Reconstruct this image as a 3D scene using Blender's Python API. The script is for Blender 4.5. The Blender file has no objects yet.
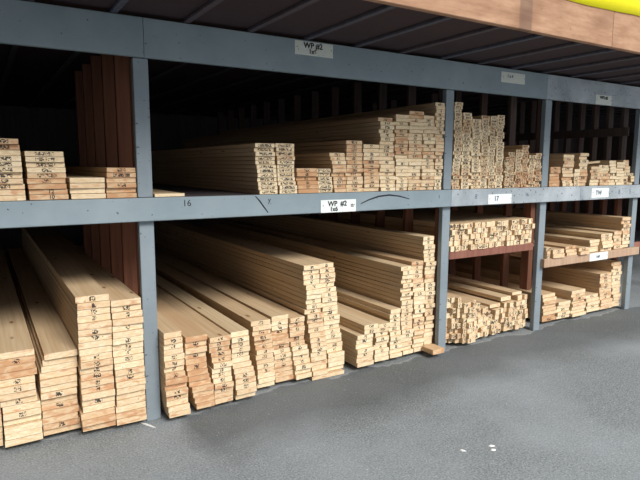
import bpy, math, random
from mathutils import Vector, Matrix

C = bpy.context.scene.collection
scene = bpy.context.scene
R = math.radians

# ------------------------------------------------------------------ camera
cam_data = bpy.data.cameras.new('camera')
cam = bpy.data.objects.new('camera', cam_data)
C.objects.link(cam)
cam_data.sensor_width = 36.0
cam_data.lens = 551.99 * 36.0 / 640.0
cam_data.clip_start = 0.05
cam_data.clip_end = 200.0
yaw, pitch, roll = R(58.3503), R(7.6365), R(0.2031)
fw = Vector((math.cos(yaw) * math.cos(pitch), math.sin(yaw) * math.cos(pitch), -math.sin(pitch)))
rt = Vector((math.sin(yaw), -math.cos(yaw), 0.0))
up = rt.cross(fw)
rt2 = rt * math.cos(roll) + up * math.sin(roll)
up2 = -rt * math.sin(roll) + up * math.cos(roll)
m = Matrix((rt2, up2, -fw)).transposed().to_4x4()
m.translation = Vector((0.0, -3.3, 1.5671))
cam.matrix_world = m
scene.camera = cam

# ------------------------------------------------------------------ light and exposure
world = bpy.data.worlds.new('overcast_sky')
scene.world = world
world.use_nodes = True
bg = world.node_tree.nodes['Background']
bg.inputs['Color'].default_value = (0.93, 0.97, 1.0, 1.0)
bg.inputs['Strength'].default_value = 0.85
sun_data = bpy.data.lights.new('sun', 'SUN')
sun_data.energy = 2.6
sun_data.angle = R(24)
sun_data.color = (1.0, 0.97, 0.92)
sun = bpy.data.objects.new('sun', sun_data)
C.objects.link(sun)
sun.rotation_euler = Vector((-0.10, 0.74, -0.62)).to_track_quat('-Z', 'Y').to_euler()   # veiled sun, high over the yard behind the camera
scene.view_settings.view_transform = 'Standard'
scene.view_settings.look = 'None'
scene.view_settings.gamma = 1.0
scene.view_settings.use_curve_mapping = False
scene.view_settings.exposure = 0.42

# ------------------------------------------------------------------ material helpers
def srgb(r, g, b):
    f = lambda c: (c / 255.0) / 12.92 if c <= 10 else (((c / 255.0) + 0.055) / 1.055) ** 2.4
    return (f(r), f(g), f(b), 1.0)

class NT:
    def __init__(self, name, rough=0.8):
        self.m = bpy.data.materials.new(name)
        self.m.use_nodes = True
        self.t = self.m.node_tree
        self.b = self.t.nodes['Principled BSDF']
        self.b.inputs['Roughness'].default_value = rough
        self.b.inputs['Specular IOR Level'].default_value = 0.25
    def n(self, kind, **kw):
        x = self.t.nodes.new(kind)
        for k, v in kw.items():
            if k.startswith('i_'):
                x.inputs[k[2:].replace('_', ' ')].default_value = v
            else:
                setattr(x, k, v)
        return x
    def l(self, a, b):
        self.t.links.new(a, b)
    def coords(self, kind='Object', scale=(1, 1, 1)):
        tc = self.n('ShaderNodeTexCoord')
        mp = self.n('ShaderNodeMapping')
        mp.inputs['Scale'].default_value = scale
        self.l(tc.outputs[kind], mp.inputs['Vector'])
        return mp.outputs['Vector']
    def noise(self, vec, scale, detail=3.0, rough=0.5):
        x = self.n('ShaderNodeTexNoise')
        x.inputs['Scale'].default_value = scale
        x.inputs['Detail'].default_value = detail
        x.inputs['Roughness'].default_value = rough
        self.l(vec, x.inputs['Vector'])
        return x.outputs['Fac']
    def ramp(self, fac, a, b, lo=0.0, hi=1.0):
        x = self.n('ShaderNodeMapRange')
        x.inputs['From Min'].default_value = a
        x.inputs['From Max'].default_value = b
        x.inputs['To Min'].default_value = lo
        x.inputs['To Max'].default_value = hi
        self.l(fac, x.inputs['Value'])
        return x.outputs['Result']
    def mix(self, fac, a, b, mode='MIX'):
        x = self.n('ShaderNodeMix', data_type='RGBA', blend_type=mode)
        for s, v in ((0, fac), (6, a), (7, b)):
            if hasattr(v, 'is_output'):
                self.l(v, x.inputs[s])
            else:
                x.inputs[s].default_value = v
        return x.outputs[2]
    def math(self, op, a, b=None):
        x = self.n('ShaderNodeMath', operation=op)
        for s, v in ((0, a), (1, b)):
            if v is None:
                continue
            if hasattr(v, 'is_output'):
                self.l(v, x.inputs[s])
            else:
                x.inputs[s].default_value = v
        return x.outputs[0]
    def color(self, c):
        if hasattr(c, 'is_output'):
            self.l(c, self.b.inputs['Base Color'])
        else:
            self.b.inputs['Base Color'].default_value = c
        return self.m
    def bump(self, h, dist=0.002, strength=0.6):
        x = self.n('ShaderNodeBump')
        x.inputs['Distance'].default_value = dist
        x.inputs['Strength'].default_value = strength
        self.l(h, x.inputs['Height'])
        self.l(x.outputs['Normal'], self.b.inputs['Normal'])

def plain(name, c, rough=0.7):
    return NT(name, rough).color(c)

def timber_material():
    """Sawn softwood. Vertex colours carry what differs from board to board: red = warm heartwood share, green = grader's stamp, blue = seed.
    The map 'end' runs over each board in metres from the middle of its end: u across, v = height share on the ends; on the long faces u across, v along."""
    k = NT('sawn_pine', 0.75)
    at = k.n('ShaderNodeAttribute', attribute_name='tone')
    sep = k.n('ShaderNodeSeparateColor')
    k.l(at.outputs['Color'], sep.inputs['Color'])
    warm, stamp, seed = sep.outputs[0], sep.outputs[1], sep.outputs[2]
    isend = k.n('ShaderNodeAttribute', attribute_name='is_end').outputs['Fac']
    uv = k.n('ShaderNodeUVMap', uv_map='end')
    off = k.n('ShaderNodeCombineXYZ')
    k.l(k.math('MULTIPLY', seed, 37.0), off.inputs[2])
    addv = k.n('ShaderNodeVectorMath', operation='ADD')
    k.l(uv.outputs[0], addv.inputs[0]); k.l(off.outputs[0], addv.inputs[1])
    base = addv.outputs[0]
    def scaled(sx, sy):
        mp = k.n('ShaderNodeMapping'); mp.inputs['Scale'].default_value = (sx, sy, 1)
        k.l(base, mp.inputs['Vector']); return mp.outputs[0]
    # long faces: grain lines along the board, a few knots
    grain = k.noise(scaled(60, 1.2), 1.0, 4, 0.6)
    long_c = k.mix(k.ramp(grain, 0.3, 0.7), srgb(198, 170, 132), srgb(222, 200, 166))
    long_c = k.mix(k.ramp(warm, 0, 1, 0.0, 0.55), long_c, srgb(188, 140, 98))
    vo = k.n('ShaderNodeTexVoronoi', feature='F1'); vo.inputs['Scale'].default_value = 1.0
    k.l(scaled(7, 2.6), vo.inputs['Vector'])
    long_c = k.mix(k.ramp(vo.outputs['Distance'], 0.05, 0.11, 0.8, 0.0), long_c, srgb(120, 74, 40))
    # ends: pale wood with growth rings, pinkish heartwood, saw fuzz, ink
    rings = k.noise(scaled(26, 3), 1.0, 3, 0.65)
    end_c = k.mix(k.ramp(rings, 0.35, 0.65), srgb(224, 196, 154), srgb(246, 229, 198))
    patch = k.noise(scaled(14, 1.3), 1.0, 2, 0.5)
    thr = k.math('SUBTRACT', 0.72, k.math('MULTIPLY', warm, 0.42))
    pk = k.math('MULTIPLY', k.math('SUBTRACT', patch, thr), 7.0)
    pkc = k.n('ShaderNodeClamp'); k.l(pk, pkc.inputs[0])
    end_c = k.mix(k.math('MULTIPLY', pkc.outputs[0], 0.75), end_c, srgb(192, 130, 92))
    kn = k.noise(scaled(36, 2.2), 1.0, 2, 0.6)
    end_c = k.mix(k.ramp(kn, 0.69, 0.76, 0.0, 0.75), end_c, srgb(126, 66, 36))
    end_c = k.mix(k.ramp(warm, 0.1, 1, 0.0, 0.75), end_c, srgb(196, 150, 108))
    # ink stamp near the middle of the end
    su = k.n('ShaderNodeSeparateXYZ'); k.l(uv.outputs[0], su.inputs[0])
    ax = k.math('ABSOLUTE', su.outputs[0]); ay = k.math('ABSOLUTE', su.outputs[1])
    inx = k.math('LESS_THAN', ax, k.ramp(stamp, 0, 1, 0.0, 0.058))
    iny = k.math('LESS_THAN', ay, 0.36)
    ink = k.noise(scaled(110, 3.2), 1.0, 2, 0.5)
    ink = k.ramp(ink, 0.46, 0.52, 0.0, 0.95)
    ink = k.math('MULTIPLY', k.math('MULTIPLY', inx, iny), ink)
    end_c = k.mix(ink, end_c, srgb(52, 48, 46))
    col = k.mix(isend, long_c, end_c)
    k.bump(grain, 0.001, 0.4)
    return k.color(col)

PINE = timber_material()

def paint_material(name, c1, c2, wear=0.72):
    k = NT(name, 0.65)
    v = k.coords()
    big = k.noise(v, 2.3, 4, 0.6)
    fine = k.noise(k.coords(scale=(6, 6, 60)), 1.2, 3, 0.6)
    col = k.mix(k.ramp(big, 0.3, 0.7), c1, c2)
    col = k.mix(k.ramp(fine, 0.55, 0.8, 0, 0.25), col, srgb(150, 158, 160))
    spots = k.noise(v, 46, 1, 0.5)
    col = k.mix(k.ramp(spots, wear, wear + 0.05, 0, 0.8), col, srgb(60, 62, 64))
    k.bump(fine, 0.001, 0.3)
    return k.color(col)

PAINT = paint_material('grey_blue_paint', srgb(126, 141, 149), srgb(144, 157, 164))
PAINT_WORN = paint_material('weathered_grey_paint', srgb(134, 144, 151), srgb(184, 191, 197), 0.66)
PAINT_POST = paint_material('grey_post_paint', srgb(124, 136, 144), srgb(144, 154, 161), 0.7)

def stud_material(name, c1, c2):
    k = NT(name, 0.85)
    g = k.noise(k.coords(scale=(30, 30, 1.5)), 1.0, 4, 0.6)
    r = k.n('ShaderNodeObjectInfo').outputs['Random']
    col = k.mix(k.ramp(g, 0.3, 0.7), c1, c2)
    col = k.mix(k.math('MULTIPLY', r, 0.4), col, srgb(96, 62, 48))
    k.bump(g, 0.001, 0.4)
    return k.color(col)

STUD = stud_material('weathered_red_brown_timber', srgb(96, 60, 46), srgb(124, 82, 62))
RAFT = stud_material('dusty_dark_timber', srgb(76, 80, 92), srgb(96, 100, 112))
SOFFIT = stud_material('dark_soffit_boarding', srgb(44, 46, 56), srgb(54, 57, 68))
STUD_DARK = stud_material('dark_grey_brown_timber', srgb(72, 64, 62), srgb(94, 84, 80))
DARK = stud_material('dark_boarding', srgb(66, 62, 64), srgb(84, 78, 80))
BEAM_RED = stud_material('red_brown_shelf_timber', srgb(142, 92, 82), srgb(168, 118, 102))
BEAM_TAN = stud_material('tan_shelf_timber', srgb(196, 164, 138), srgb(216, 186, 158))

def fascia_material():
    k = NT('weathered_fascia_wood', 0.8)
    v = k.coords(scale=(1.6, 1, 9))
    g = k.noise(v, 2.2, 5, 0.65)
    b = k.noise(k.coords(scale=(1.2, 1, 2)), 1.7, 3, 0.5)
    col = k.mix(k.ramp(g, 0.3, 0.7), srgb(150, 112, 86), srgb(188, 150, 122))
    col = k.mix(k.ramp(b, 0.55, 0.75, 0, 0.55), col, srgb(126, 88, 66))
    sx = k.n('ShaderNodeSeparateXYZ'); k.l(k.n('ShaderNodeNewGeometry').outputs['Position'], sx.inputs[0])
    dd = k.math('ABSOLUTE', k.math('SUBTRACT', sx.outputs[0], 2.87))
    col = k.mix(k.ramp(dd, 0.05, 0.065, 0.5, 0.0), col, srgb(96, 78, 70))
    s = k.noise(k.coords(), 24, 2, 0.6)
    col = k.mix(k.ramp(s, 0.7, 0.76, 0, 0.8), col, srgb(100, 74, 58))
    k.bump(g, 0.002, 0.4)
    return k.color(col)
FASCIA = fascia_material()

def asphalt_material():
    k = NT('worn_asphalt', 0.9)
    v = k.n('ShaderNodeNewGeometry').outputs['Position']
    fine = k.noise(v, 85, 3, 0.75)
    mid = k.noise(v, 18, 4, 0.7)
    big = k.noise(v, 0.9, 4, 0.55)
    sp = k.n('ShaderNodeSeparateXYZ'); k.l(v, sp.inputs[0])
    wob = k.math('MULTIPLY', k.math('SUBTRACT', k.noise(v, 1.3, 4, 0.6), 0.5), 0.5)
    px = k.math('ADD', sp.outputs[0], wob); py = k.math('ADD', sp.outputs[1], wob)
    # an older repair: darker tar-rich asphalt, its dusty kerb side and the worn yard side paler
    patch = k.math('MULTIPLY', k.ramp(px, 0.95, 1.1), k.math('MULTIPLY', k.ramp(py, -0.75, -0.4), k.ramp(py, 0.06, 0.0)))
    col = k.mix(k.ramp(fine, 0.32, 0.68), srgb(86, 91, 93), srgb(164, 169, 171))
    col = k.mix(k.ramp(mid, 0.35, 0.7, 0, 0.35), col, srgb(98, 103, 105))
    col = k.mix(k.ramp(big, 0.42, 0.62, 0, 0.35), col, srgb(166, 172, 178))
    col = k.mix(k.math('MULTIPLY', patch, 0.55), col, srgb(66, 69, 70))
    fl = k.noise(v, 60, 1, 0.4)
    col = k.mix(k.ramp(fl, 0.76, 0.78, 0, 0.7), col, srgb(205, 207, 202))
    # a filled seam running nearly parallel to the racks
    d = k.math('ABSOLUTE', k.math('SUBTRACT', py, 0.03))
    col = k.mix(k.ramp(d, 0.004, 0.016, 0.35, 0.0), col, srgb(178, 180, 180))
    k.bump(fine, 0.004, 0.7)
    return k.color(col)
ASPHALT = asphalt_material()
INK = plain('black_marker_ink', srgb(34, 36, 44), 0.6)
INK_FADED = plain('faded_blue_grey_ink', srgb(92, 104, 128), 0.7)
CARD = paint_material('white_sign_board', srgb(226, 232, 230), srgb(240, 244, 242), 0.76)
CARD_GREY = paint_material('dusty_sign_board', srgb(206, 210, 204), srgb(222, 224, 216), 0.74)
NAIL = plain('rusty_nail_head', srgb(60, 56, 54), 0.6)
YELLOW = plain('yellow_sheeting', srgb(250, 238, 20), 0.5)
CHIP = plain('white_litter', srgb(238, 238, 234), 0.7)

# ------------------------------------------------------------------ mesh helpers
def link(name, me, mat, parent=None, loc=None):
    o = bpy.data.objects.new(name, me)
    C.objects.link(o)
    if mat is not None and not me.materials:
        me.materials.append(mat)
    if parent is not None:
        o.parent = parent
    if loc is not None:
        o.location = loc
    return o

def prism(rings, name):
    """Closed mesh through equal-length rings of points."""
    v, f = [], []
    n = len(rings[0])
    for r in rings:
        v += r
    for i in range(len(rings) - 1):
        for j in range(n):
            a, b = i * n + j, i * n + (j + 1) % n
            f.append((a, b, b + n, a + n))
    f.append(tuple(range(n - 1, -1, -1)))
    f.append(tuple((len(rings) - 1) * n + j for j in range(n)))
    me = bpy.data.meshes.new(name)
    me.from_pydata(v, [], f)
    me.update()
    return me

def box(name, x0, x1, y0, y1, z0, z1, mat, parent=None, ch=0.003):
    """Box with eased edges, origin at the middle of its foot."""
    cx, cy, cz = (x0 + x1) / 2, (y0 + y1) / 2, z0
    w, d, h = (x1 - x0) / 2, (y1 - y0) / 2, z1 - z0
    ch = min(ch, w * 0.4, d * 0.4, h * 0.4)
    def ring(i, z):
        a, b = w - i, d - i
        return [(-a + ch, -b, z), (a - ch, -b, z), (a, -b + ch, z), (a, b - ch, z), (a - ch, b, z), (-a + ch, b, z), (-a, b - ch, z), (-a, -b + ch, z)]
    me = prism([ring(ch, 0), ring(0, ch), ring(0, h - ch), ring(ch, h)], name)
    return link(name, me, mat, parent, (cx, cy, cz))

def beam(name, x0, x1, y0, y1, z0, z1, mat, parent=None, ch=0.004, seg=1, sag=0.0):
    """Long timber along x with eased long edges."""
    cx, cy = (x0 + x1) / 2, (y0 + y1) / 2
    w, d, h = (x1 - x0) / 2, (y1 - y0) / 2, z1 - z0
    rings = []
    for s in range(seg + 1):
        x = -w + 2 * w * s / seg
        dz = sag * math.sin(3.1 * s) * 0.5
        rings.append([(x, -d, ch + dz), (x, -d + ch, dz), (x, d - ch, dz), (x, d, ch + dz), (x, d, h - ch + dz), (x, d - ch, h + dz), (x, -d + ch, h + dz), (x, -d, h - ch + dz)])
    me = prism(rings, name)
    me.flip_normals() if False else None
    return link(name, me, mat, parent, (cx, cy, z0))

def tag(o, label=None, cat=None, group=None, kind=None):
    if label: o['label'] = label
    if cat: o['category'] = cat
    if group: o['group'] = group
    if kind: o['kind'] = kind
    return o

def empty(name, loc=(0, 0, 0)):
    o = bpy.data.objects.new(name, None)
    C.objects.link(o)
    o.location = loc
    o.empty_display_size = 0.2
    return o

def board_geometry(w, t, L, tone, stamp, seed, rnd, x=0.0, y=0.0, z=0.0):
    """Vertices, faces, uvs and per-face data of one board: sawn ends at y and y+L, long edges eased, ends a little out of square."""
    a, h, c = w / 2, t, min(0.0022, t * 0.10)
    sq = rnd.uniform(-0.004, 0.004)
    prof = [(-a, c), (-a + c, 0.0006), (a - c, 0.0006), (a, c), (a, h - c), (a - c, h - 0.0006), (-a + c, h - 0.0006), (-a, h - c)]
    squash = 1.0 - min(0.0013, t * 0.045) / t
    bow = rnd.uniform(-0.002, 0.002)
    v = []
    for yy, k in ((0.0, 0), (L * 0.5, 1), (L, 0)):
        for px, pz in prof:
            dy = sq * (px / a) if yy == 0 else 0.0
            v.append((x + px + bow * k, y + yy + dy, z + pz * squash))
    f, uv, end = [], [], []
    for i in (0, 1):
        for j in range(8):
            p, q = i * 8 + j, i * 8 + (j + 1) % 8
            f.append((p, q, q + 8, p + 8)); end.append(0.0)
            s0, s1 = j * 0.05, j * 0.05 + 0.05
            if j in (1, 5):
                s0, s1 = j * 0.05, j * 0.05 + w
            uv.append([(s0, i * L / 2), (s1, i * L / 2), (s1, (i + 1) * L / 2), (s0, (i + 1) * L / 2)])
    f.append(tuple(range(7, -1, -1))); end.append(1.0)
    uv.append([(prof[j][0], prof[j][1] / h - 0.5) for j in range(7, -1, -1)])
    f.append(tuple(16 + j for j in range(8))); end.append(1.0)
    uv.append([(prof[j][0], prof[j][1] / h - 0.5) for j in range(8)])
    return v, f, uv, end, (tone, stamp, seed, 1.0)

def board_mesh(name, parts):
    me = bpy.data.meshes.new(name)
    V, F, UV, E, T = [], [], [], [], []
    for v, f, uv, end, tone in parts:
        o = len(V)
        V += v
        F += [tuple(i + o for i in q) for q in f]
        UV += uv
        E += end
        T += [tone] * len(f)
    me.from_pydata(V, [], F)
    me.update()
    ul = me.uv_layers.new(name='end')
    flat = []
    for q in UV:
        for p in q:
            flat += [p[0], p[1]]
    ul.data.foreach_set('uv', flat)
    ca = me.attributes.new('tone', 'FLOAT_COLOR', 'FACE')
    ca.data.foreach_set('color', [c for t in T for c in t])
    ea = me.attributes.new('is_end', 'FLOAT', 'FACE')
    ea.data.foreach_set('value', E)
    me.materials.append(PINE)
    return me

# zone, own object per board, y of the sawn ends, thickness, length, warm tone, where it stands, boards from the bottom (x0, x1, z) in mm
STACKS = [
("A",1,0.057,0.0376,4.6,0.45,"fifth floor stack left of the first grey post",[(-152,20,36),(-150,21,74),(-148,22,111),(-148,22,149),(-146,22,186),(-146,22,224),(-144,18,261),(-147,13,299),(-146,11,336),(-137,11,374),(-138,17,412)]),
("A",1,0.023,0.0377,4.6,0.45,"fourth floor stack left of the first grey post",[(29,215,36),(32,213,74),(30,215,111),(29,214,149),(30,215,187),(30,214,224),(21,201,262),(19,196,300),(21,194,338),(20,195,375),(21,208,413),(12,199,451),(17,203,488),(16,201,526)]),
("A",1,0.037,0.0374,4.6,0.50,"third floor stack left of the first grey post",[(221,417,36),(221,413,73),(218,402,111),(222,410,148),(220,407,186),(219,406,223),(218,405,260),(220,409,298),(219,409,335),(220,411,373),(230,418,410),(239,417,447),(248,419,485)]),
("A",1,-0.026,0.0381,4.6,0.30,"second floor stack left of the first grey post",[(420,600,36),(416,599,74),(413,598,112),(426,602,150),(424,603,188),(424,603,227),(422,602,265),(421,601,303),(424,600,341),(421,600,379),(425,600,417),(427,597,455),(422,598,493),(420,600,532),(421,600,570),(421,599,608),(422,600,646),(422,599,684),(424,599,722),(425,600,760),(418,596,798)]),
("A",1,-0.030,0.0379,4.6,0.20,"first floor stack left of the first grey post",[(604,777,36),(603,776,74),(603,777,112),(610,778,150),(611,777,188),(611,777,226),(611,778,264),(609,777,301),(608,777,339),(606,775,377),(605,776,415),(603,777,453),(602,777,491),(603,777,529),(605,778,567),(605,777,605),(607,779,643),(608,779,681),(605,776,719),(603,773,756)]),
("B",1,-0.102,0.0361,4.6,0.40,"first floor stack right of the first grey post",[(898,1030,36),(892,1025,72),(886,1020,108),(885,1020,144),(879,1015,180),(879,1013,216),(879,1012,252),(879,1000,289),(879,999,325),(879,999,361),(879,1004,397),(879,995,433),(879,992,469),(879,990,505),(879,987,541)]),
("B",1,-0.058,0.0370,4.6,0.45,"second floor stack right of the first grey post",[(1081,1202,36),(1074,1203,73),(1065,1201,110),(1058,1196,147),(1044,1185,184),(1037,1173,221),(1031,1162,258),(1027,1159,295),(1025,1158,332),(1022,1156,369),(1021,1158,406),(1023,1162,443),(1023,1164,480)]),
("B",1,-0.065,0.0350,4.6,0.30,"third floor stack right of the first grey post",[(1208,1333,36),(1208,1334,71),(1207,1334,106),(1205,1331,141),(1199,1325,176),(1193,1323,211),(1190,1320,246),(1198,1327,281),(1194,1324,316),(1190,1324,351),(1176,1313,386),(1173,1314,421),(1175,1317,456)]),
("B",1,-0.065,0.0359,4.6,0.30,"fourth floor stack right of the first grey post",[(1349,1493,36),(1351,1495,72),(1345,1489,108),(1346,1490,144),(1344,1484,180),(1339,1475,215),(1333,1464,251),(1330,1455,287),(1327,1451,323),(1327,1452,359),(1325,1448,395),(1322,1444,431),(1320,1443,467)]),
("B",1,0.030,0.0348,4.6,0.25,"fifth floor stack right of the first grey post",[(1552,1684,36),(1555,1686,71),(1554,1685,106),(1552,1683,140),(1550,1680,175),(1549,1679,210),(1538,1668,245),(1544,1675,280),(1538,1671,314),(1534,1669,349),(1522,1658,384),(1517,1655,419),(1516,1656,454),(1505,1647,489)]),
("B",1,0.060,0.0352,4.6,0.25,"sixth floor stack right of the first grey post",[(1706,1852,36),(1706,1852,71),(1701,1847,106),(1698,1843,142),(1697,1839,177),(1693,1832,212),(1691,1827,247),(1689,1817,283),(1681,1809,318),(1674,1805,353),(1677,1807,388),(1674,1805,423),(1672,1803,459),(1671,1806,494)]),
("B",1,0.038,0.0358,4.6,0.25,"seventh floor stack right of the first grey post",[(1856,1990,36),(1855,1989,72),(1852,1985,108),(1847,1980,144),(1842,1973,179),(1835,1963,215),(1830,1954,251),(1820,1935,287),(1812,1927,323),(1812,1927,359),(1812,1932,394),(1810,1929,430),(1809,1928,466)]),
("B",1,0.038,0.0362,4.6,0.10,"left column of the tall double floor stack",[(1996,2127,36),(1995,2126,72),(1997,2129,108),(1983,2114,145),(1980,2113,181),(1986,2120,217),(1978,2112,253),(1972,2106,290),(1976,2104,326),(1970,2103,362),(1964,2098,398),(1959,2091,435),(1952,2086,471),(1934,2069,507),(1948,2077,543),(1944,2072,580),(1944,2071,616),(1940,2067,652),(1938,2066,688),(1924,2053,724),(1923,2053,761),(1922,2052,797),(1921,2050,833)]),
("B",1,0.051,0.0361,4.6,0.10,"right column of the tall double floor stack",[(2139,2283,36),(2138,2282,72),(2138,2280,108),(2136,2278,144),(2135,2275,180),(2134,2273,216),(2129,2268,253),(2116,2255,289),(2111,2247,325),(2107,2241,361),(2106,2242,397),(2101,2237,433),(2094,2229,469),(2089,2224,505),(2084,2220,541),(2080,2212,577),(2076,2206,613),(2074,2204,649),(2070,2198,686),(2069,2195,722),(2065,2191,758),(2064,2188,794),(2062,2184,830)]),
("B",1,0.001,0.0365,4.6,0.10,"sixth floor stack left of the second grey post",[(2377,2534,36),(2368,2526,73),(2372,2530,109),(2369,2525,146),(2366,2520,182),(2369,2520,219),(2372,2520,255),(2433,2567,292),(2432,2566,328)]),
("B",1,0.024,0.0343,4.6,0.10,"fifth floor stack left of the second grey post",[(2565,2701,36),(2562,2699,70),(2560,2700,105),(2554,2691,139),(2570,2703,173),(2559,2689,207),(2566,2691,242),(2571,2692,276),(2588,2705,310)]),
("B",1,0.040,0.0365,4.6,0.05,"fourth floor stack left of the second grey post",[(2720,2843,36),(2721,2843,72),(2720,2841,109),(2720,2838,145),(2719,2835,182),(2718,2833,218),(2718,2830,255),(2717,2828,291),(2724,2832,328),(2710,2816,364),(2721,2825,401)]),
("B",1,0.047,0.0352,4.6,0.05,"third floor stack left of the second grey post",[(2863,2976,36),(2848,2961,71),(2848,2961,106),(2846,2960,142),(2851,2965,177),(2848,2963,212),(2849,2963,247),(2845,2961,282),(2844,2960,318),(2843,2959,353),(2842,2959,388),(2839,2954,423),(2835,2950,458),(2834,2948,494),(2832,2945,529),(2830,2943,564),(2836,2949,599),(2836,2948,634),(2835,2946,669),(2833,2943,705),(2818,2927,740)]),
("B",1,0.056,0.0365,4.6,0.25,"second floor stack left of the second grey post",[(2985,3100,36),(2983,3099,73),(2982,3097,109),(2982,3097,146),(2980,3095,182),(2978,3093,219),(2977,3092,255),(2969,3084,292),(2970,3085,328),(2979,3093,365),(2979,3093,401),(2977,3092,438),(2973,3088,474),(2972,3086,511),(2961,3076,547),(2957,3072,584),(2954,3070,621),(2952,3068,657),(2949,3066,694),(2946,3062,730),(2942,3060,767)]),
("B",1,0.064,0.0357,4.6,0.20,"first floor stack left of the second grey post",[(3114,3205,36),(3112,3205,72),(3102,3205,107),(3102,3205,143),(3101,3205,179),(3114,3205,214),(3112,3205,250),(3112,3205,286),(3111,3205,322),(3110,3205,357),(3108,3205,393),(3100,3205,429),(3106,3205,464),(3103,3205,500),(3102,3205,536),(3102,3205,571),(3101,3205,607),(3098,3205,643),(3098,3205,678),(3096,3205,714),(3094,3205,750),(3080,3202,785),(3076,3197,821),(3074,3195,857),(3067,3188,893),(3064,3185,928),(3060,3181,964)]),
("UA",1,0.010,0.0293,4.6,0.35,"fourth shelf stack left of the first grey post",[(27,208,1381),(26,207,1410),(27,208,1440),(20,201,1469),(20,200,1498),(20,200,1528),(19,199,1557),(17,198,1586),(17,199,1615),(14,196,1645),(12,191,1674)]),
("UA",1,0.010,0.0289,4.6,0.35,"third shelf stack left of the first grey post",[(228,418,1381),(227,414,1410),(224,409,1439),(220,405,1468),(223,409,1497),(223,409,1526),(221,407,1554),(219,404,1583),(217,402,1612)]),
("UA",1,0.010,0.0295,4.6,0.20,"second shelf stack left of the first grey post",[(430,611,1381),(427,608,1411),(426,608,1440),(426,608,1470)]),
("UA",1,0.020,0.0289,4.6,0.50,"first shelf stack left of the first grey post",[(618,783,1381),(619,783,1410),(620,783,1439),(621,783,1468),(622,783,1497),(626,783,1526)]),
("UB",1,0.010,0.0277,4.6,0.15,"first shelf stack right of the first grey post",[(1569,1703,1381),(1565,1701,1409),(1561,1698,1436),(1560,1698,1464),(1557,1696,1492),(1554,1694,1520),(1551,1691,1547),(1550,1690,1575),(1548,1688,1603),(1544,1685,1631),(1543,1683,1658),(1541,1682,1686)]),
("UB",1,0.010,0.0280,4.6,0.15,"second shelf stack right of the first grey post",[(1717,1852,1381),(1719,1852,1409),(1713,1845,1437),(1712,1842,1465),(1710,1840,1493),(1708,1837,1521),(1707,1835,1549),(1704,1834,1577),(1701,1834,1605),(1698,1833,1633),(1695,1832,1661),(1691,1831,1689)]),
("UB",1,0.010,0.0287,4.6,0.60,"third shelf stack right of the first grey post",[(1863,2022,1381),(1860,2020,1410),(1857,2017,1438),(1855,2014,1467),(1852,2012,1496),(1850,2009,1524)]),
("UB",0,0.010,0.0281,4.6,0.15,"fourth shelf stack right of the first grey post",[(2028,2152,1381),(2025,2145,1409),(2023,2140,1437),(2020,2134,1465),(2017,2129,1494),(2015,2124,1522)]),
("UB",0,0.010,0.0281,4.6,0.35,"fifth shelf stack right of the first grey post",[(2158,2259,1381),(2158,2262,1409),(2153,2260,1437),(2151,2261,1465),(2141,2254,1493),(2142,2257,1521),(2138,2256,1549),(2135,2256,1578),(2130,2255,1606),(2126,2254,1634)]),
("UB",0,0.010,0.0284,4.6,0.55,"sixth shelf stack right of the first grey post",[(2265,2409,1381),(2265,2408,1409),(2265,2406,1438),(2264,2405,1466),(2263,2403,1495),(2265,2404,1523),(2264,2403,1551),(2263,2401,1580),(2262,2400,1608),(2262,2398,1636),(2258,2393,1665),(2258,2392,1693),(2257,2391,1722)]),
("UB",0,0.010,0.0288,4.6,0.35,"seventh shelf stack right of the first grey post",[(2420,2560,1381),(2419,2559,1410),(2416,2556,1439),(2417,2557,1467),(2416,2556,1496),(2415,2555,1525),(2414,2555,1554),(2412,2554,1583),(2411,2553,1611),(2410,2552,1640),(2409,2551,1669),(2408,2551,1698)]),
("UB",0,0.010,0.0287,4.6,0.25,"eighth shelf stack right of the first grey post",[(2571,2715,1381),(2571,2714,1410),(2570,2712,1438),(2565,2707,1467),(2565,2705,1496),(2562,2702,1525),(2562,2701,1553),(2561,2699,1582),(2560,2697,1611),(2563,2699,1639),(2563,2698,1668),(2562,2696,1697),(2561,2695,1726),(2561,2694,1754),(2559,2691,1783),(2559,2689,1812),(2560,2690,1840),(2560,2688,1869),(2553,2681,1898)]),
("UB",0,0.010,0.0274,4.6,0.40,"ninth shelf stack right of the first grey post",[(2723,2838,1381),(2721,2837,1408),(2719,2836,1436),(2716,2834,1463),(2718,2837,1490),(2717,2836,1518),(2717,2837,1545),(2716,2837,1573),(2714,2836,1600),(2714,2836,1627),(2713,2836,1655),(2712,2836,1682),(2711,2836,1709),(2707,2832,1737),(2706,2833,1764),(2709,2837,1792),(2708,2836,1819),(2707,2836,1846),(2706,2836,1874),(2705,2836,1901),(2704,2836,1928)]),
("UB",0,0.010,0.0276,4.6,0.40,"tenth shelf stack right of the first grey post",[(2845,2972,1381),(2844,2971,1409),(2841,2969,1436),(2841,2970,1464),(2842,2972,1491),(2842,2973,1519),(2842,2973,1546),(2842,2974,1574),(2843,2976,1601),(2843,2977,1629),(2842,2977,1657),(2844,2979,1684),(2844,2979,1712),(2844,2980,1739),(2843,2981,1767),(2844,2982,1794),(2843,2982,1822),(2843,2983,1849),(2843,2983,1877),(2842,2983,1904),(2842,2984,1932),(2837,2979,1960)]),
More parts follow.
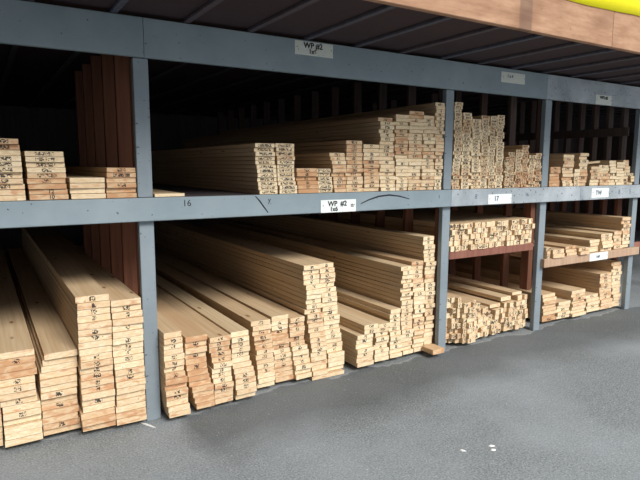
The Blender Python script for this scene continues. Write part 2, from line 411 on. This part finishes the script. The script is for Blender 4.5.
("UB",0,0.010,0.0277,4.6,0.35,"eleventh shelf stack right of the first grey post",[(2980,3111,1381),(2980,3111,1409),(2981,3111,1436),(2981,3110,1464),(2982,3111,1492),(2982,3110,1520),(2984,3112,1547),(2987,3113,1575),(2980,3106,1603),(2981,3106,1630),(2985,3110,1658),(2986,3110,1686),(2986,3109,1714),(2987,3109,1741),(2987,3109,1769),(2988,3109,1797),(2989,3108,1824),(2988,3108,1852),(2989,3108,1880),(2987,3106,1908),(2987,3105,1935)]),
("UB",0,0.010,0.0275,4.6,0.35,"twelfth shelf stack right of the first grey post",[(3120,3192,1381),(3119,3192,1409),(3119,3193,1436),(3119,3195,1464),(3119,3196,1491),(3118,3196,1519),(3118,3197,1546),(3117,3198,1574),(3116,3199,1601),(3116,3200,1629),(3116,3201,1656),(3115,3202,1684),(3115,3203,1711),(3113,3202,1739),(3112,3202,1766),(3112,3204,1794),(3112,3205,1821),(3111,3205,1849),(3111,3205,1876),(3111,3205,1904),(3110,3205,1931),(3109,3205,1959),(3109,3205,1986),(3109,3205,2014),(3108,3205,2041)]),
("UD",1,0.010,0.0282,3.0,0.12,"first shelf stack right of the second grey post",[(3315,3401,1381),(3315,3401,1409),(3315,3401,1437),(3315,3401,1465),(3315,3401,1494),(3316,3401,1522),(3316,3401,1550),(3316,3401,1578),(3316,3401,1606),(3323,3408,1634),(3315,3401,1663),(3318,3403,1691),(3315,3400,1719),(3321,3406,1747),(3323,3407,1775),(3322,3407,1803),(3323,3407,1831),(3322,3407,1860),(3323,3408,1888),(3323,3408,1916),(3323,3407,1944),(3323,3407,1972),(3322,3407,2000),(3323,3407,2029),(3323,3407,2057)]),
("UD",1,0.010,0.0285,3.0,0.12,"second shelf stack right of the second grey post",[(3415,3514,1381),(3413,3512,1409),(3412,3512,1438),(3413,3512,1466),(3412,3511,1495),(3412,3511,1523),(3412,3511,1552),(3413,3512,1580),(3415,3514,1609),(3414,3513,1637),(3414,3513,1666),(3410,3508,1694),(3410,3509,1722),(3410,3509,1751),(3410,3509,1779),(3410,3508,1808),(3413,3511,1836),(3413,3511,1865),(3415,3514,1893),(3415,3514,1922),(3416,3514,1950),(3415,3513,1978)]),
("UD",1,0.010,0.0276,3.0,0.12,"third shelf stack right of the second grey post",[(3526,3640,1381),(3524,3638,1409),(3524,3638,1436),(3524,3638,1464),(3523,3637,1491),(3524,3637,1519),(3523,3636,1546),(3521,3634,1574),(3521,3634,1602),(3518,3631,1629),(3518,3631,1657),(3520,3634,1684),(3519,3633,1712),(3520,3633,1739),(3523,3636,1767),(3523,3636,1794),(3523,3636,1822),(3518,3631,1850),(3518,3631,1877),(3518,3631,1905),(3518,3631,1932)]),
("UD",1,0.010,0.0278,3.0,0.12,"fourth shelf stack right of the second grey post",[(3643,3734,1381),(3641,3733,1409),(3641,3733,1437),(3641,3733,1465),(3640,3732,1492),(3640,3731,1520),(3639,3730,1548),(3637,3729,1576),(3637,3728,1604),(3640,3729,1632),(3640,3729,1659),(3639,3729,1687),(3640,3730,1715),(3640,3731,1743),(3639,3731,1771),(3639,3730,1799),(3639,3729,1827),(3638,3728,1854),(3638,3727,1882),(3638,3728,1910),(3637,3728,1938),(3638,3729,1966)]),
("UD",1,0.010,0.0279,3.0,0.12,"fifth shelf stack right of the second grey post",[(3740,3823,1381),(3739,3823,1409),(3737,3821,1437),(3736,3820,1465),(3736,3820,1492),(3735,3819,1520),(3733,3816,1548),(3732,3815,1576),(3733,3815,1604),(3733,3815,1632),(3733,3814,1660),(3733,3814,1687),(3737,3819,1715),(3737,3819,1743),(3736,3819,1771),(3737,3817,1799),(3732,3814,1827),(3732,3813,1855),(3731,3812,1883),(3736,3816,1910),(3735,3815,1938),(3735,3815,1966)]),
("UD",1,0.010,0.0284,3.0,0.12,"sixth shelf stack right of the second grey post",[(3826,3915,1381),(3829,3919,1409),(3826,3915,1438),(3825,3915,1466),(3825,3914,1495),(3824,3913,1523),(3824,3913,1552),(3823,3912,1580),(3821,3910,1609),(3821,3910,1637),(3821,3910,1665),(3822,3909,1694),(3822,3911,1722),(3822,3911,1751),(3822,3910,1779),(3820,3906,1808),(3817,3906,1836),(3819,3907,1865),(3820,3906,1893),(3820,3906,1922),(3819,3905,1950),(3818,3905,1978)]),
("UD",1,0.010,0.0270,3.0,0.45,"seventh shelf stack right of the second grey post",[(3943,4002,1381),(3943,4002,1408),(3942,4000,1435),(3942,4000,1462),(3943,4000,1489),(3943,4000,1516),(3942,4000,1543),(3942,3999,1570),(3941,3999,1597),(3939,3997,1624)]),
("UD",1,0.010,0.0286,3.0,0.45,"eighth shelf stack right of the second grey post",[(4006,4079,1381),(4006,4079,1410),(4003,4075,1438),(4005,4077,1467),(4004,4075,1495),(4003,4075,1524),(4003,4075,1553),(4002,4074,1581),(4002,4073,1610),(4000,4072,1638),(3999,4072,1667)]),
("UD",1,0.010,0.0282,3.0,0.45,"ninth shelf stack right of the second grey post",[(4086,4167,1381),(4086,4167,1409),(4085,4166,1437),(4084,4165,1465),(4084,4165,1494),(4083,4164,1522),(4083,4164,1550),(4082,4163,1578),(4082,4162,1606),(4081,4162,1634),(4080,4161,1663),(4080,4160,1691)]),
("UD",1,0.010,0.0271,3.0,0.45,"tenth shelf stack right of the second grey post",[(4171,4253,1381),(4170,4253,1408),(4170,4252,1435),(4169,4251,1462),(4168,4250,1489),(4168,4250,1516),(4169,4251,1544),(4169,4251,1571),(4167,4250,1598),(4167,4249,1625),(4167,4249,1652),(4166,4248,1679),(4163,4245,1706),(4162,4244,1733)]),
("UD",1,0.010,0.0292,3.0,0.45,"eleventh shelf stack right of the second grey post",[(4265,4357,1381),(4264,4356,1410),(4264,4354,1439),(4263,4354,1469),(4262,4353,1498),(4261,4352,1527),(4264,4354,1556),(4263,4354,1585),(4262,4353,1615),(4261,4351,1644)]),
("UD",1,0.010,0.0283,3.0,0.45,"twelfth shelf stack right of the second grey post",[(4363,4440,1381),(4362,4440,1409),(4359,4440,1438),(4357,4440,1466),(4362,4440,1494),(4360,4440,1523),(4359,4440,1551),(4357,4440,1579),(4358,4440,1607),(4358,4440,1636),(4357,4440,1664)]),
("UE",1,0.010,0.0312,2.4,0.50,"first shelf stack right of the third grey post",[(4585,4736,1381),(4586,4736,1412),(4580,4731,1443),(4580,4730,1475),(4579,4730,1506),(4582,4732,1537)]),
("UE",1,0.010,0.0305,2.4,0.35,"second shelf stack right of the third grey post",[(4768,4924,1381),(4768,4924,1411),(4764,4920,1442),(4764,4920,1472),(4771,4927,1503),(4769,4925,1533),(4769,4924,1564),(4771,4926,1594),(4770,4926,1625),(4770,4926,1655)]),
("UE",1,0.010,0.0332,2.4,0.30,"third shelf stack right of the third grey post",[(4942,5022,1381),(4939,5021,1414),(4943,5023,1447),(4940,5021,1480),(4944,5022,1514)]),
("UE",1,0.010,0.0322,2.4,0.40,"fourth shelf stack right of the third grey post",[(5029,5156,1381),(5029,5155,1413),(5031,5154,1445),(5030,5154,1478),(5031,5153,1510),(5025,5153,1542),(5018,5152,1574),(5018,5152,1606),(5021,5154,1638),(5020,5154,1671)]),
("UE",1,0.010,0.0320,2.4,0.40,"fifth shelf stack right of the third grey post",[(5213,5366,1381),(5213,5366,1413),(5213,5366,1445),(5215,5367,1477),(5215,5367,1509),(5214,5366,1541)]),
("UE",1,0.010,0.0295,2.4,0.30,"sixth shelf stack right of the third grey post",[(5372,5530,1381),(5372,5529,1410),(5371,5529,1440),(5370,5527,1469),(5370,5526,1499),(5370,5526,1528),(5369,5525,1558)]),
("UE",1,0.010,0.0316,2.4,0.20,"seventh shelf stack right of the third grey post",[(5536,5653,1381),(5535,5652,1413),(5537,5654,1444),(5536,5652,1476),(5535,5651,1507),(5529,5646,1539),(5535,5652,1571),(5534,5650,1602)]),
("UE",1,0.010,0.0298,2.4,0.20,"eighth shelf stack right of the third grey post",[(5667,5804,1381),(5667,5803,1411),(5662,5800,1441),(5661,5799,1470),(5659,5797,1500),(5658,5795,1530),(5657,5794,1560),(5656,5793,1590)]),
("UE",1,0.010,0.0325,2.4,0.20,"ninth shelf stack right of the third grey post",[(5808,5905,1381),(5806,5903,1414),(5804,5902,1446),(5802,5900,1479),(5803,5901,1511),(5798,5894,1544),(5797,5893,1576),(5796,5892,1609)]),
("UE",1,0.010,0.0309,2.4,0.20,"tenth shelf stack right of the third grey post",[(5925,6000,1381),(5927,6000,1412),(5926,6000,1443),(5924,6000,1474)]),
("ES",1,-0.020,0.0354,2.6,0.30,"first low shelf stack right of the third grey post",[(4545,4600,702),(4545,4591,737),(4545,4605,773)]),
("ES",1,-0.060,0.0417,2.2,0.30,"second low shelf stack right of the third grey post",[(4614,4775,702),(4608,4771,744)]),
("ES",1,-0.020,0.0310,2.4,0.50,"third low shelf stack right of the third grey post",[(4852,5013,702),(4848,5006,733),(4842,5012,764)]),
("ES",1,-0.050,0.0355,2.0,0.30,"fourth low shelf stack right of the third grey post",[(5022,5173,702),(5015,5169,738)]),
("ES",1,0.000,0.0322,2.9,0.30,"fifth low shelf stack right of the third grey post",[(5258,5423,702),(5255,5419,734),(5251,5415,766),(5247,5410,799)]),
("ES",1,-0.030,0.0367,2.4,0.05,"sixth low shelf stack right of the third grey post",[(5427,5615,702),(5422,5610,739),(5418,5605,775),(5413,5598,812),(5406,5593,849)]),
("ES",1,0.000,0.0383,3.2,0.20,"seventh low shelf stack right of the third grey post",[(5704,5854,702),(5698,5848,740),(5695,5844,779),(5690,5839,817),(5679,5828,855)]),
("ES",1,0.010,0.0369,3.2,0.25,"eighth low shelf stack right of the third grey post",[(5879,6000,702),(5874,6000,739),(5869,6000,776),(5864,6000,813),(5860,6000,850),(5855,6000,887),(5850,6000,924),(5845,6000,961),(5841,6000,997)]),
("EF",1,0.080,0.0342,2.4,0.45,"first floor stack right of the third grey post",[(4677,4882,36),(4677,4882,70),(4677,4882,104),(4679,4883,139),(4678,4883,173),(4678,4882,207),(4678,4883,241),(4678,4882,276)]),
("EF",1,0.066,0.0354,2.2,0.20,"second floor stack right of the third grey post",[(4891,5097,36),(4892,5098,71),(4894,5096,107),(4895,5092,142),(4896,5092,178)]),
("EF",1,0.043,0.0343,2.6,0.25,"third floor stack right of the third grey post",[(5104,5339,36),(5104,5336,70),(5105,5336,105),(5105,5332,139),(5104,5324,173),(5095,5324,207),(5082,5320,242),(5079,5316,276)]),
("EF",1,0.073,0.0367,2.4,0.05,"fourth floor stack right of the third grey post",[(5401,5627,36),(5398,5624,73),(5393,5620,109),(5389,5616,146),(5383,5611,183)]),
("EF",1,0.062,0.0363,3.0,0.15,"fifth floor stack right of the third grey post",[(5634,5851,36),(5632,5847,72),(5628,5843,109),(5625,5839,145),(5619,5834,181),(5614,5829,217),(5607,5827,254),(5603,5822,290),(5599,5818,326),(5594,5813,363),(5590,5809,399)]),
("EF",1,0.068,0.0356,3.2,0.30,"sixth floor stack right of the third grey post",[(5871,6000,36),(5867,6000,72),(5862,6000,107),(5858,6000,143),(5851,6000,178),(5846,6000,214),(5842,6000,250),(5837,6000,285),(5835,6000,321),(5831,6000,356),(5826,6000,392),(5821,6000,427),(5821,6000,463),(5817,6000,499)]),
]

# ------------------------------------------------------------------ the setting
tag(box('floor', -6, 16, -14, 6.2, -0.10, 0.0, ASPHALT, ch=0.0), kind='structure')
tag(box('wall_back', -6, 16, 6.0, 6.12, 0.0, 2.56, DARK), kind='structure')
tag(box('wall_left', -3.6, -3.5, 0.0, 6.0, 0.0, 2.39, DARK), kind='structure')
tag(box('wall_added_shade', -2.6, -2.45, -14, -0.3, 0.0, 6.0, DARK), kind='structure')  # added wall out of view, there to keep light off the left side
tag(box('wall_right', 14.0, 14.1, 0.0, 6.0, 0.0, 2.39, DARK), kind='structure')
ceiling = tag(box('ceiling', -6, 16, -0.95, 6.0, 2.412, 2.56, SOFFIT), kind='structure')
x = -5.83
n_raft = 0
while x < 15.8 and n_raft < 60:
    r_ = box('rafter', x, x + 0.038, -0.95, 5.98, 2.392, 2.4115, RAFT)
    r_.parent = ceiling
    r_.location = r_.location - ceiling.location
    x += 0.4064
    n_raft += 1
# fascia boards along the canopy edge, butt-jointed
for k, (a, b) in enumerate(((-5.9, 0.4), (0.404, 3.772), (3.776, 8.4), (8.404, 15.9))):
    tag(beam('trim_%d' % (k + 1), a, b, -0.995, -0.955, 2.385, 2.65, FASCIA), kind='structure')

# yellow sheeting folded over the top of the fascia
def sheeting():
    rings = []
    rnd = random.Random(3)
    xs = [-5.9 + i * 0.18 for i in range(121)]
    for i, xx in enumerate(xs):
        s = 0.010 * math.sin(i * 1.3) + rnd.uniform(-0.004, 0.004)
        b = 2.622 + 0.010 * math.sin(i * 0.7) + rnd.uniform(-0.003, 0.003)
        rings.append([(xx, -1.000 - abs(s) * 0.2, b), (xx, -1.002 - abs(s) * 0.3, 2.74), (xx, -1.001, 2.90), (xx, -0.90, 2.93), (xx, -0.90, 2.927), (xx, -0.998, 2.896), (xx, -0.9985, 2.74), (xx, -0.997, b)])
    return prism(rings, 'yellow_sheeting')
y_o = tag(link('yellow_sheeting', sheeting(), YELLOW), 'bright yellow sheeting folded over the wooden fascia of the canopy', 'sheeting')
for p in y_o.data.polygons: p.use_smooth = True

# ------------------------------------------------------------------ the rack
rack = tag(empty('lumber_rack', (0, 0, 0)), 'two-level timber lumber rack with grey painted posts and beams under the canopy', 'rack')
POSTS = [(-1.62, -1.534), (0.788, 0.874), (3.212, 3.298), (4.45, 4.538), (6.005, 6.093), (7.6, 7.688), (9.2, 9.288)]
for a, b in POSTS:
    box('post', a, b, 0.004, 0.05, 0.0, 1.242, PAINT_POST, rack)
    box('post', a, b, 0.004, 0.05, 1.380, 2.172, PAINT_POST, rack)
BR = [(-3.4, 0.842), (0.845, 4.40), (4.403, 9.6)]
for k, (a, b) in enumerate(BR):
    beam('top_beam', a, b, -0.036, 0.003, 2.172, 2.388, PAINT_WORN if k == 2 else PAINT, rack)
for k, (a, b) in enumerate([(-3.4, 3.262), (3.265, 4.992), (4.995, 9.6)]):
    beam('shelf_beam', a, b, -0.036, 0.003, 1.242, 1.379, PAINT_WORN if k else PAINT, rack)
deck = box('shelf_deck', -3.4, 9.6, 0.0035, 5.6, 1.352, 1.379, DARK, rack, ch=0.0)
for yy in (0.7, 1.5, 2.6, 3.7, 4.9):
    box('cross_joist', -3.4, 9.6, yy, yy + 0.038, 1.262, 1.3515, DARK, rack)
for yy in (0.55, 1.4, 2.4, 3.5, 4.5):
    box('floor_sleeper', -1.5, 0.78, yy, yy + 0.09, 0.0, 0.0355, STUD, rack)
    box('floor_sleeper', 0.88, 3.2, yy, yy + 0.09, 0.0, 0.0355, STUD, rack)
for yy in (0.35, 1.2, 2.1):
    box('floor_sleeper', 3.31, 4.44, yy, yy + 0.09, 0.0, 0.0355, STUD, rack)
    box('floor_sleeper', 4.55, 6.0, yy, yy + 0.09, 0.0, 0.0355, STUD, rack)
# partition studs behind each post, below and above the shelf
for a, ys in ((0.786, [0.06 + 0.4064 * i for i in range(6)]), (3.215, [0.06 + 0.4064 * i for i in range(13)]),
              (4.455, [0.40 + 0.37 * i for i in range(8)]), (6.005, [0.17 + 0.17 * i for i in range(10)])):
    for yy in ys:
        box('stud', a, a + 0.089, yy, yy + 0.038, 0.0, 1.351, STUD, rack)
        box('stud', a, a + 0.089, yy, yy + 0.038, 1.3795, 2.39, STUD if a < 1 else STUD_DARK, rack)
box('stud', 4.385, 4.448, 0.052, 0.14, 0.40, 1.351, STUD, rack)
box('stud', 4.455, 4.53, 0.06, 0.098, 1.3795, 2.39, STUD_DARK, rack)
box('rail', 5.982, 6.004, 0.1, 2.0, 1.90, 1.99, STUD_DARK, rack)
# low shelves in the two far bays
beam('low_shelf_beam', 3.299, 4.371, -0.002, 0.036, 0.795, 0.860, BEAM_RED, rack)
box('low_shelf', 3.302, 4.371, 0.037, 2.6, 0.835, 0.860, BEAM_RED, rack)
beam('low_shelf_beam', 4.50, 6.125, -0.038, 0.0035, 0.618, 0.70, BEAM_TAN, rack)
box('low_shelf', 4.54, 6.0, 0.0515, 3.3, 0.675, 0.70, BEAM_TAN, rack)
beam('low_shelf_beam', 6.20, 9.0, 0.10, 0.14, 0.66, 0.72, BEAM_RED, rack)

# ------------------------------------------------------------------ boards
ORD = 'zero first second third fourth fifth sixth seventh eighth ninth tenth eleventh twelfth thirteenth fourteenth fifteenth sixteenth seventeenth eighteenth nineteenth twentieth'.split()
ORD += ['twenty-' + w for w in ORD[1:10]] + ['thirtieth']
KINDS = {'A': ('wide_plank', 'plank'), 'UA': ('wide_plank', 'plank'), 'EF': ('wide_plank', 'plank'), 'ES': ('wide_plank', 'plank'), 'UE': ('wide_plank', 'plank'),
         'B': ('pine_board', 'board'), 'UB': ('pine_board', 'board'), 'UD': ('pine_batten', 'batten')}
GROUPS = {'A': 'wide planks stacked on the ground left of the first grey post', 'UA': 'wide planks on the shelf left of the first grey post',
          'B': 'boards stacked on the ground in the wide bay', 'UB': 'boards stacked on the shelf of the wide bay', 'UD': 'battens on the shelf right of the second grey post',
          'UE': 'planks on the shelf right of the third grey post', 'ES': 'planks on the low shelf right of the third grey post', 'EF': 'planks on the ground right of the third grey post'}
rnd = random.Random(11)
loose = []
BOARDS = {}
for zone, own, y0, t, L, tone, where, boards in STACKS:
    n = len(boards)
    clump, cl = rnd.uniform(-0.15, 0.15), 0
    for i, (xa, xb, z) in enumerate(boards):
        if cl <= 0:
            clump, cl = rnd.uniform(-0.28, 0.34), rnd.randint(2, 5)
        cl -= 1
        w = (xb - xa) / 1000.0
        tn = min(1, max(0, tone + clump + rnd.uniform(-0.10, 0.12)))
        stamp = 0.0
        if zone in ('A', 'B'):
            stamp = rnd.choice((0, 0.2, 0.28, 0.36)) if i > n * 0.15 else 0
            if tone > 0.42: stamp = rnd.choice((0, 0, 0.3))
        elif zone == 'UB':
            stamp = 0.85 if 'stack' in where and tone < 0.2 else rnd.choice((0, 0.25, 0.4))
        elif zone == 'UD':
            stamp = 0.5
        elif zone in ('UA',):
            stamp = rnd.choice((0, 0.4, 0.8)) if i > 1 else 0.0
        elif rnd.random() < 0.35:
            stamp = 0.5
        yy = y0 + rnd.uniform(-0.014, 0.014)
        if zone[0] == 'U': yy = max(0.004, yy)
        if own:
            name, cat = KINDS[zone]
            g = board_geometry(w, t, L, tn, stamp, rnd.random(), rnd)
            o = link(name, board_mesh(name, [g]), None, None, ((xa + xb) / 2000.0, yy, z / 1000.0))
            lab = '%s, %s from top, %s' % ({'plank': 'pine plank', 'board': 'pine board', 'batten': 'pine batten'}[cat], ORD[n - i] if i else 'lowest', where.replace('the ', ''))
            if i == n - 1:
                lab = lab.replace('first from top', 'topmost')
            lab = lab.replace('lowest from top', 'lowest')
            tag(o, lab, cat, GROUPS[zone])
            BOARDS[(where, n - i)] = o
        else:
            loose.append(board_geometry(w, t, L, tn, stamp, rnd.random(), rnd, (xa + xb) / 2000.0, yy, z / 1000.0))
tag(link('stacked_boards', board_mesh('stacked_boards', loose), None), 'tall stacks of pine boards on the shelf near the second grey post', 'boards', kind='stuff')

def lone(name, cat, label, x0, x1, y0, z, t, L, tone, stamp=0.0, rot=(0, 0, 0), group=None):
    g = board_geometry(x1 - x0, t, L, tone, stamp, rnd.random(), rnd)
    o = link(name, board_mesh(name, [g]), None, None, ((x0 + x1) / 2, y0, z))
    o.rotation_euler = rot
    return tag(o, label, cat, group)
lone('pine_board', 'board', 'single short pine board lying on the shelf just right of the first grey post', 0.885, 1.068, 0.008, 1.381, 0.020, 2.4, 0.15)
lone('pine_board', 'board', 'loose short board sticking out at the ground beside the second grey post', 3.065, 3.19, -0.09, 0.040, 0.042, 0.13, 0.7)
lone('pine_board', 'board', 'flat board under the tall double floor stack, showing at the ground', 1.99, 2.27, 0.028, 0.004, 0.030, 0.5, 0.4)

# square strips in the narrow bay, built up in columns
def strips(zone_label, group, xs, heights, z0, t, y0s, L):
    for c, (xa, n) in enumerate(zip(xs, heights)):
        for i in range(n):
            g = board_geometry(0.0430, t, L, min(1, max(0, 0.22 + rnd.uniform(-0.22, 0.3))), rnd.choice((0, 0, 0.2, 0.4)), rnd.random(), rnd)
            dx = rnd.uniform(-0.0005, 0.0005)
            o = link('square_strip', board_mesh('square_strip', [g]), None, None, (xa + 0.0225 + dx, y0s[c] + rnd.uniform(-0.02, 0.02), z0 + t * i))
            k = n - i
            place = 'topmost' if k == 1 else ('lowest' if i == 0 else ORD[k] + ' from top')
            tag(o, 'square pine strip, %s, %s column right of second grey post, %s' % (place, ORD[c + 1], zone_label), 'strip', group)
nf = 24
xs = [3.31 + 0.0462 * i for i in range(nf)]
strips('on floor', 'square strips on the ground in the narrow bay', xs, [8, 9, 9, 9, 8, 8, 8, 8, 7, 7, 6, 6, 5, 4, 5, 5, 5, 6, 6, 6, 6, 7, 7, 7], 0.0365, 0.0455,
       [0.09, 0.08, 0.06, 0.04, 0.0, -0.01, 0.0, 0.02, 0.05, 0.06, 0.05, 0.06, 0.07, 0.06, 0.06, 0.07, 0.07, 0.07, 0.06, 0.06, 0.05, 0.06, 0.07, 0.06], 2.4)
strips('on low shelf', 'square strips on the red-brown low shelf', [3.3075 + 0.0462 * i for i in range(nf - 1)], [5] * (nf - 1), 0.861, 0.0465, [0.005] * (nf - 1), 2.4)
lone('pine_board', 'board', 'shortest of the long boards lying on the floor strips of the narrow bay', 3.925, 4.065, 0.09, 0.2755, 0.036, 2.2, 0.3, group='boards lying on the floor strips')
lone('pine_board', 'board', 'wide pale board lying on the floor strips, middle of three', 4.07, 4.21, 0.09, 0.322, 0.040, 2.2, 0.1, group='boards lying on the floor strips')
lone('pine_board', 'board', 'long board lying on the floor strips closest to third grey post', 4.225, 4.36, 0.09, 0.3605, 0.030, 2.2, 0.25, group='boards lying on the floor strips')
lone('pine_board', 'board', 'slanting board on top of the far shelf stacks right of the third grey post', 5.22, 5.50, 0.10, 1.60, 0.022, 2.0, 0.2, rot=(0, R(-4), 0))

# ------------------------------------------------------------------ signs and writing
def lettering(txt, size, x, y, z, mat, parent=None, name='lettering', shear=0.0, xs=1.0, bold=0.0):
    cu = bpy.data.curves.new(name, 'FONT')
    cu.body = txt
    cu.size = size
    cu.shear = shear
    cu.offset = bold
    cu.extrude = 0.0004
    cu.align_x = 'CENTER'
    cu.align_y = 'CENTER'
    tmp = bpy.data.objects.new(name, cu)
    C.objects.link(tmp)
    bpy.context.view_layer.update()
    me = bpy.data.meshes.new_from_object(tmp.evaluated_get(bpy.context.evaluated_depsgraph_get()))
    bpy.data.objects.remove(tmp)
    me.name = name
    me.transform(Matrix.Rotation(R(90), 4, 'X') @ Matrix.Diagonal((xs, 1, 1, 1)))
    me.materials.clear()
    return link(name, me, mat, parent, (x, y, z))

def sign(x0, x1, z0, z1, y, lines, label, card=CARD, ink=INK, tilt=0.0, cx=0.42):
    w, h = x1 - x0, z1 - z0
    o = box('price_sign', -w / 2, w / 2, -0.003, 0.0, 0, h, card, ch=0.0008)
    o.location = ((x0 + x1) / 2, y, z0)
    o.rotation_euler = (0, tilt, 0)
    tag(o, label, 'sign', 'white signs nailed to the rack beams')
    for k, (txt, sz, fx, fz) in enumerate(lines):
        lettering(txt, sz, -w / 2 + fx * w, -0.0034, fz * h, ink, o, bold=0.0012)
    for fx in (0.06, 0.95):
        me = prism([[(0.0035 * math.cos(a * R(60)), yy, 0.0035 * math.sin(a * R(60))) for a in range(6)] for yy in (0.0, -0.0015)], 'nail_head')
        link('nail_head', me, NAIL, o, (-w / 2 + fx * w, -0.003, 0.55 * h))
    return o
sign(1.813, 2.109, 2.292, 2.380, -0.037, [('WP #2', 0.050, 0.47, 0.70), ('1x6', 0.042, 0.46, 0.28)], 'dim white sign reading WP #2 1x6 nailed to the top beam above the wide bay', CARD_GREY)
sign(2.017, 2.315, 1.243, 1.331, -0.037, [('WP  #2', 0.050, 0.46, 0.68), ('1x6', 0.044, 0.36, 0.26), ('12', 0.026, 0.88, 0.5)], 'bright white sign reading WP #2 1x6 on the shelf beam of the wide bay')
sign(3.696, 3.992, 1.247, 1.331, -0.037, [('17', 0.058, 0.34, 0.55)], 'white sign with a faint 17 on the shelf beam above the square strips', ink=INK_FADED)
sign(5.175, 5.47, 1.262, 1.357, -0.037, [('TW', 0.062, 0.40, 0.5)], 'white sign on the shelf beam nearest the fourth grey post', ink=INK_FADED)
sign(5.136, 5.40, 2.172, 2.262, -0.037, [('WPS #2', 0.040, 0.50, 0.72)], 'cream sign at the lower edge of the top beam above the far bay', CARD_GREY)
sign(3.79, 4.09, 2.272, 2.358, -0.037, [('1 x 4', 0.036, 0.36, 0.62)], 'grey-white sign on the top beam above the narrow bay', CARD_GREY, INK_FADED)
sign(5.215, 5.53, 0.618, 0.698, -0.039, [('1x8', 0.040, 0.44, 0.5)], 'white sign on the tan low shelf beam right of the third grey post', ink=INK_FADED)

# marks written and scuffed on the shelf beam
beam_o = [o for o in rack.children if o.name.startswith('shelf_beam')]
def on_beam(txt, size, x, z, mat=INK):
    b = beam_o[0] if x < 3.26 else beam_o[1] if x < 4.99 else beam_o[2]
    o = lettering(txt, size, x, -0.0365, z, mat, None, 'handwritten_number')
    o.parent = b
    o.location = (x - b.location.x, -0.0365 - b.location.y, z - b.location.z)
on_beam('16', 0.055, 1.066, 1.340)
on_beam('y', 0.05, 1.62, 1.345)
on_beam('1', 0.04, 3.13, 1.325)
on_beam('8', 0.055, 3.55, 1.316, INK_FADED)
on_beam('16', 0.05, 4.20, 1.318, INK_FADED)
on_beam('8', 0.07, 5.66, 1.31, INK_FADED)
on_beam('5', 0.07, 5.86, 1.31, INK_FADED)
def stroke(pts, wid, mat, name):
    L_, R_ = [], []
    for i, p in enumerate(pts):
        a = pts[max(0, i - 1)]; b = pts[min(len(pts) - 1, i + 1)]
        dx, dz = b[0] - a[0], b[1] - a[1]
        l = math.hypot(dx, dz)
        w = wid * (0.35 + 0.65 * math.sin(math.pi * (i + 0.6) / (len(pts) + 0.2)))
        L_.append((p[0] - dz / l * w, p[1] + dx / l * w)); R_.append((p[0] + dz / l * w, p[1] - dx / l * w))
    rings = [[(l[0], -0.0364, l[1]), (r[0], -0.0364, r[1]), (r[0], -0.0358, r[1]), (l[0], -0.0358, l[1])] for l, r in zip(L_, R_)]
    me = prism(rings, name)
    b = beam_o[0]
    o = link(name, me, mat, b)
    o.location = (-b.location.x, -b.location.y, -b.location.z)
stroke([(2.36, 1.296), (2.43, 1.322), (2.52, 1.345), (2.62, 1.353), (2.72, 1.342), (2.82, 1.318)], 0.006, INK, 'scuff_mark')
stroke([(1.52, 1.372), (1.55, 1.34), (1.58, 1.30), (1.61, 1.262)], 0.005, INK, 'scuff_mark')
# numbers written on two plank ends of the third shelf stack left of the first post
for k, txt in ((9, '10'), (8, '12')):
    b = BOARDS.get(('third shelf stack left of the first grey post', k))
    if b is not None:
        lettering(txt, 0.030, 0.012, -0.0045, 0.0145, INK, b, 'handwritten_number')

# ------------------------------------------------------------------ litter on the asphalt
def splinter(name, label, x, y, L, w, rz, mat):
    rings = [[(s * L, -w * k, 0.0), (s * L, w * k, 0.0), (s * L, w * k * 0.5, 0.006 * k + 0.001), (s * L, -w * k * 0.6, 0.005 * k + 0.001)] for s, k in ((-0.5, 0.3), (-0.2, 1.0), (0.2, 0.8), (0.5, 0.25))]
    o = link(name, prism(rings, name), mat, None, (x, y, 0.0005))
    o.rotation_euler = (0, 0, rz)
    return tag(o, label, 'litter')
splinter('wood_splinter', 'thin pale wood splinter on the asphalt by the foot of the first grey post', 0.78, -0.05, 0.13, 0.006, R(-62), CHIP)
splinter('paper_scrap', 'small white scrap on the open asphalt, farther of the close pair', 2.372, -1.31, 0.035, 0.008, R(-30), CHIP)
splinter('paper_scrap', 'small white scrap on the open asphalt, nearer of the close pair', 2.345, -1.345, 0.030, 0.009, R(-20), CHIP)
splinter('paper_scrap', 'tiny pale scrap on the asphalt a little left of the close pair', 2.194, -1.263, 0.035, 0.006, R(-50), CHIP)
